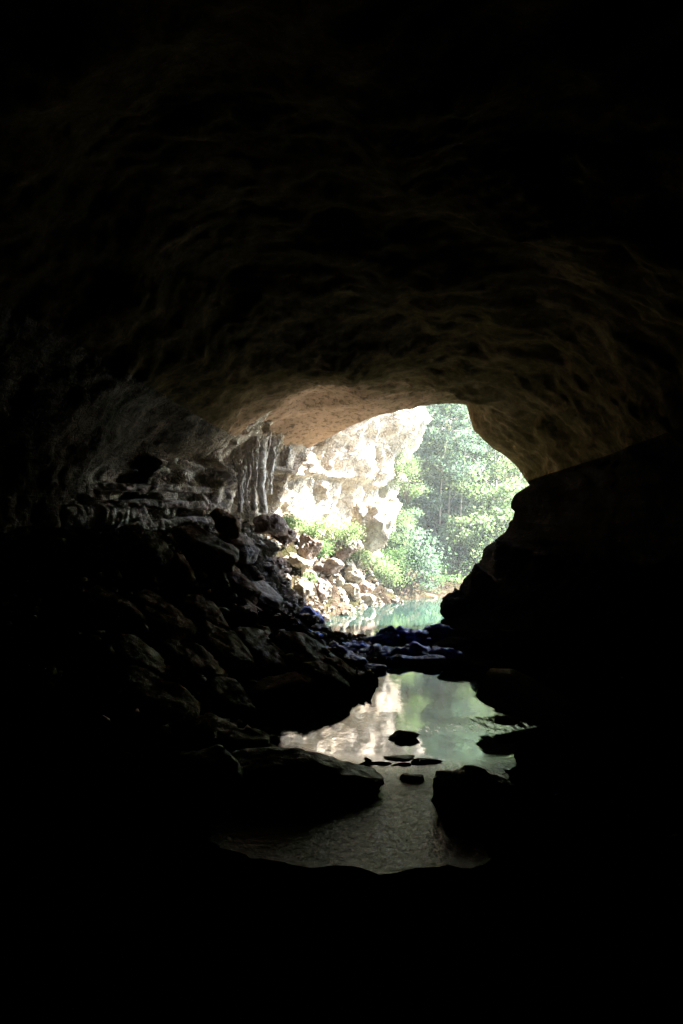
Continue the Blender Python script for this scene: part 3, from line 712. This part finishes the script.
spots = [ # px, depth, proto, scale, label
 (398, 86, gumB, 1.0, 'mid green tree just right of the bright cliff edge'),
 (412, 92, gumC, 1.0, 'tall thin crowned tree second from the cliff edge'),
 (424, 84, gumA, .95, 'tall grey green tree with pale trunk above the far bank'),
 (436, 98, gumC, 1.05, 'tall tree behind the grey green one, reaching the cave roof edge'),
 (447, 82, gumD, .95, 'bushy pale green tree low on the slope, centre of the mouth'),
 (455, 94, gumA, 1.05, 'tall pale trunked tree in the centre of the mouth'),
 (466, 104, gumB, 1.2, 'dense green tree high on the hillside under the roof corner'),
 (474, 86, gumC, .85, 'dark trunked tree left of the lime green crown'),
 (486, 92, gumB, .95, 'broad green tree in the middle right of the mouth'),
 (497, 83, gumD, 1.0, 'lime green crowned tree low at the right edge of the mouth'),
 (507, 96, gumA, .95, 'grey green tree seen over the lime green crown'),
 (520, 90, gumD, 1.05, 'pale green tree behind the notch in the right wall'),
 (533, 100, gumB, 1.1, 'green tree half hidden behind the right wall'),
 (480, 114, gumA, 1.2, 'most distant tall tree on the crest right of centre'),
 (444, 116, gumB, 1.3, 'most distant broad tree on the crest left of centre'),
 (416, 110, gumA, 1.25, 'distant tree high above the cliff edge'),
 (505, 116, gumC, 1.2, 'distant thin tree above the right wall notch'),
 (395, 100, gumD, 1.3, 'yellow green tree partly behind the bright cliff'),
 (550, 92, gumA, 1.0, 'tree hidden mostly behind the right wall'),
 (380, 96, gumA, 1.1, 'tree mostly behind the sunlit cliff'),
]
for i, (px, y, pt, s, lb) in enumerate(spots):
    x = (px-341.5)/F*y; put(pt, (x, y, gh(x, y)-.1), i*1.7, s, lb, 'tree', GT)
for i, (px, y, s, lb) in enumerate([
 (440, 80, .9, 'slender leaning pale trunk left of centre'), (452, 88, 1.0, 'slender pale trunk in the centre of the mouth'), (461, 79, .8, 'short slender trunk in front of the centre trees'),
 (470, 90, 1.0, 'slender trunk leaning right, right of centre'), (482, 81, .85, 'slender trunk just left of the lime crown'), (491, 99, 1.1, 'slender distant trunk above the lime crown'),
 (430, 89, .95, 'slender trunk beside the tall grey green tree'), (503, 87, .9, 'slender trunk at the right edge by the rock wall')]):
    x = (px-341.5)/F*y; put(slim, (x, y, gh(x, y)-.1), i*2.1+.5, s, lb, 'tree', 'slender trunks on the hillside beyond the river')
for i, (px, y, pt, s, lb) in enumerate([
 (398, 74.5, under, .8, 'grey green small tree where the cliff meets the far bank'),
 (436, 77, under, .5, 'small tree low on the brown far bank'),
 (415, 80, under, 1.0, 'small grey green tree halfway up, above the pale rooted tree'),
 (450, 79, under, .6, 'small tree at the right side of the brown far bank'),
 (470, 77, und2, .9, 'lime green small tree beside the stepped right wall'),
 (460, 84, under, 1.1, 'small grey green tree under the centre trunks'),
 (492, 79, und2, 1.2, 'bright lime small tree at the right edge of the mouth'),
 (395, 73, under, .4, 'tiny grey green tree at the far waterline'),
 (436, 86, und2, 1.1, 'yellow green small tree amid the hillside trunks'),
 (480, 90, und2, 1.2, 'yellow green small tree between distant trunks, right'),
 (432, 72.2, under, .3, 'lowest grey green shrub like tree by the low brown shore rock'),
 (510, 82, und2, 1.1, 'lime small tree just above the dark right ledge'),
 (402, 90, under, 1.3, 'small grey green tree against the cliff edge, higher up')]):
    x = (px-341.5)/F*y; put(pt, (x, y, gh(x, y)-.1), i*1.3, s, lb, 'tree', 'small trees on the far bank')
# pale tree with spreading roots at the waterline
def rootree():
    rnd = random.Random(11); b = P(405, 594, 70.5); b.z = max(b.z, .1); root = empty('rooted_tree', b)
    v = []; f = []
    tops = []
    for k, (dx, h) in enumerate(((-.5, 3.4), (.1, 4.2), (.7, 3.6), (1.3, 2.8))):
        pts = [Vector((dx*t*t*1.4+.1*math.sin(t*6+k), .3*math.sin(k+t*2), h*t)) for t in np.linspace(0, 1, 9)]
        tube(v, f, pts, [.12*(1-.7*t) for t in np.linspace(0, 1, 9)], 7); tops.append(pts)
    link('trunk', mesh('trunk', v, f), M['palebark'], root)
    v = []; f = []
    for k in range(16):
        a = rnd.uniform(math.pi*.95, math.pi*2.05); l = rnd.uniform(.8, 1.9)
        pts = [Vector((math.cos(a)*l*t, math.sin(a)*l*t*.5, .45*(1-t)**1.5-.25*t+.06*math.sin(t*9+k))) for t in np.linspace(0, 1, 8)]
        tube(v, f, pts, [.07*(1-.7*t) for t in np.linspace(0, 1, 8)], 5)
    link('root', mesh('root', v, f), M['palebark'], root)
    v = []; f = []
    for pts in tops:
        for q in pts[5:]: leafcloud(v, f, q, 1.2, 160, .26, rnd)
    link('crown', mesh('crown', v, f), M['leaf_teal'], root, smooth=False)
    tag(root, 'pale many stemmed tree with roots spread over the far waterline', 'tree')
rootree()

# bushes and ferns
def bush(px, py, d, w, h, mat, label, n=1500, name='bush', ls=.15, seed=1):
    rnd = random.Random(seed); b = P(px, py, d); root = empty(name, b)
    v = []; f = []; sv = []; sf = []
    for k in range(14):
        a = rnd.uniform(0, 6.3); rr_ = rnd.uniform(.1, 1)**.6
        e = Vector((math.cos(a)*rr_*w*.65, math.sin(a)*rr_*w*.5, h*rnd.uniform(.15, 1)*(1.1-.5*rr_)))
        tube(sv, sf, [Vector((0, 0, -.3)), e*.5+Vector((0, 0, .1)), e], [.035, .025, .01], 4)
        leafcloud(v, f, e, (.2+.3*rnd.random())*min(w, h)+.12, int(n*1.5)//14, ls*.85, rnd)
    link('stem', mesh('stem', sv, sf), M['bark'], root)
    link('foliage', mesh('foliage', v, f), M[mat], root, smooth=False)
    return tag(root, label, name.replace('_', ' '), 'bushes on the sunlit bank and cliff')
bush(384, 588, 67.5, 1.6, 2.2, 'leaf_lime', 'bright green bush at the water below the great leaning boulder', 2600, seed=1)
bush(392, 572, 69.0, 1.2, 1.8, 'leaf_green', 'darker green bush behind the waterside bush', 1800, seed=2)
bush(392, 548, 70.5, 1.8, 1.8, 'leaf_lime', 'pale green bush right below the great leaning boulder', 1500, seed=3)
bush(338, 545, 61, 2.0, 1.4, 'leaf_lime', 'pale lime bush in the middle of the ledge under the cliff', 1900, seed=4)
bush(353, 540, 63.5, 1.3, 1.2, 'leaf_lime', 'lime bush touching the left of the great leaning boulder', 1200, seed=5)
bush(312, 538, 57.0, 1.5, 1.1, 'leaf_lime', 'pale lime bush left of centre under the cliff', 1300, seed=6)
bush(290, 530, 54.0, 1.3, .9, 'leaf_lime', 'pale bush at the left end of the ledge under the cliff', 1000, seed=7)
bush(319, 556, 57.0, .9, .9, 'leaf_green', 'vivid green fern between brown boulders', 600, 'fern', seed=8)
bush(308, 580, 54.5, .7, .4, 'leaf_lime', 'small green tuft low on the left of the bank', 300, 'fern', seed=9)
bush(357, 562, 63.0, 1.2, .8, 'leaf_lime', 'small lime fern below the leaning boulder', 500, 'fern', seed=10)
bush(372, 566, 65.5, 1.4, 1.1, 'leaf_lime', 'leafy lime fern between leaning boulder and waterside bush', 700, 'fern', seed=11)
bush(407, 500, 71.5, 1.5, 4.6, 'leaf_lime', 'tall yellow green creeper hanging down the cliff edge', 2600, 'creeper', seed=12)
bush(401, 532, 71.5, 1.6, 2.0, 'leaf_lime', 'yellow green bush at the foot of the cliff edge creeper', 1300, seed=13)
bush(426, 594, 71.0, 1.8, 1.0, 'leaf_teal', 'grey green bush at the far waterline right of the pale tree', 900, seed=14)
bush(440, 572, 76.0, 1.8, 1.1, 'leaf_teal', 'grey green bush in the middle of the brown far bank', 900, seed=15)

# fallen logs on the far bank
def log(px, py, d, l, rz, tilt, label, seed):
    v = []; f = []; n = 14
    pts = [Vector((l*(i/n-.5), .08*math.sin(i*.7+seed), .06*math.sin(i*.5+seed))) for i in range(n+1)]
    tube(v, f, pts, [.1*(1-.5*i/n) for i in range(n+1)], 8)
    for k in (5, 9):
        tube(v, f, [pts[k], pts[k]+Vector((.25, .1, .35))], [.045, .015], 5)
    o = link('fallen_branch', mesh('fallen_branch', v, f), M['palebark']); o.location = P(px, py, d); o.rotation_euler = (0, R(tilt), R(rz))
    tag(o, label, 'branch', 'fallen branches on the far bank')
log(430, 566, 77, 3.0, 20, 35, 'pale fallen branch lying down the brown far bank', 1)
log(444, 585, 74, 2.2, -10, -25, 'grey fallen branch low on the far bank near the right wall', 2)
log(418, 548, 80, 2.4, 15, 50, 'steep fallen branch above the pale rooted tree', 3)

# undergrowth and distant wood as masses
rnd = random.Random(21); v = []; f = []
for _ in range(1500):
    y = 71.5+rnd.random()**1.3*60; x = rnd.uniform(-2, .33*y)
    if gz(x, y) < .2: continue
    leafcloud(v, f, Vector((x, y, gh(x, y)+rnd.uniform(.1, .7))), rnd.uniform(.5, 1.1), 18, .26, rnd, .5)
tag(link('undergrowth', mesh('undergrowth', v, f), M['leaf_green'], smooth=False), 'low scrub covering the hillside beyond the river', 'undergrowth', kind='stuff')
v = []; f = []
for _ in range(900):
    y = rnd.uniform(112, 165); x = rnd.uniform(-30, 70)
    z = gh(x, y)+rnd.uniform(1, 12)
    leafcloud(v, f, Vector((x, y, z)), rnd.uniform(1.5, 3), 60, .8, rnd, .8)
tag(link('distant_wood', mesh('distant_wood', v, f), M['leaf_teal'], smooth=False), 'far wood closing the view on the hill crest', 'wood', kind='stuff')

# ------------------------------------------------------------------ light, sky, camera
SE, SA = 48, 66           # sun elevation, azimuth from +Y towards +X
w = bpy.data.worlds.new('World'); sc.world = w; w.use_nodes = True
nt = w.node_tree; nt.nodes.clear()
sky = nt.nodes.new('ShaderNodeTexSky'); sky.sky_type = 'NISHITA'; sky.sun_disc = False
sky.sun_elevation = R(SE); sky.sun_rotation = R(SA)
bg = nt.nodes.new('ShaderNodeBackground'); bg.inputs[1].default_value = .15
wo = nt.nodes.new('ShaderNodeOutputWorld'); nt.links.new(sky.outputs[0], bg.inputs[0]); nt.links.new(bg.outputs[0], wo.inputs[0])
sl = bpy.data.lights.new('sun', 'SUN'); sl.energy = 5; sl.angle = R(.5); sl.color = (1, .95, .87)
so = bpy.data.objects.new('sun', sl); col.objects.link(so)
sd = Vector((math.sin(R(SA))*math.cos(R(SE)), math.cos(R(SA))*math.cos(R(SE)), math.sin(R(SE))))
so.rotation_euler = sd.to_track_quat('Z', 'Y').to_euler(); so.location = sd*150
cam = bpy.data.cameras.new('camera'); co = bpy.data.objects.new('camera', cam); col.objects.link(co); sc.camera = co
cam.sensor_fit = 'VERTICAL'; cam.sensor_height = 36; cam.lens = F*36/1024; cam.clip_end = 1000; cam.clip_start = .1
co.location = (0, 0, H); co.rotation_euler = (R(90), 0, 0)
sc.view_settings.view_transform = 'Standard'; sc.view_settings.look = 'None'; sc.view_settings.gamma = 1
sc.view_settings.exposure = 4.3
cy = sc.cycles
cy.max_bounces = 8; cy.diffuse_bounces = 3; cy.glossy_bounces = 4; cy.transmission_bounces = 4; cy.caustics_reflective = True; cy.blur_glossy = 1.0
cy.use_denoising = True
cy.sample_clamp_indirect = 10

# ------------------------------------------------------------------ the hazy air of the valley and the cave
hv = [(-75, -25, -4), (90, -25, -4), (90, 205, -4), (-75, 205, -4), (-75, -25, 110), (90, -25, 110), (90, 205, 110), (-75, 205, 110)]
hf = [(0, 3, 2, 1), (4, 5, 6, 7), (0, 1, 5, 4), (1, 2, 6, 5), (2, 3, 7, 6), (3, 0, 4, 7)]
hm = bpy.data.materials.new('hazy_air'); hm.use_nodes = True; hn = hm.node_tree; hn.nodes.clear()
pv_ = hn.nodes.new('ShaderNodeVolumePrincipled'); pv_.inputs['Density'].default_value = .0014; pv_.inputs['Color'].default_value = (.85, .96, .95, 1); pv_.inputs['Anisotropy'].default_value = .3
ho = hn.nodes.new('ShaderNodeOutputMaterial'); hn.links.new(pv_.outputs[0], ho.inputs['Volume'])
hz = link('haze', mesh('haze', hv, hf), hm, smooth=False); tag(hz, 'thin pale haze in the air', 'haze', kind='stuff')
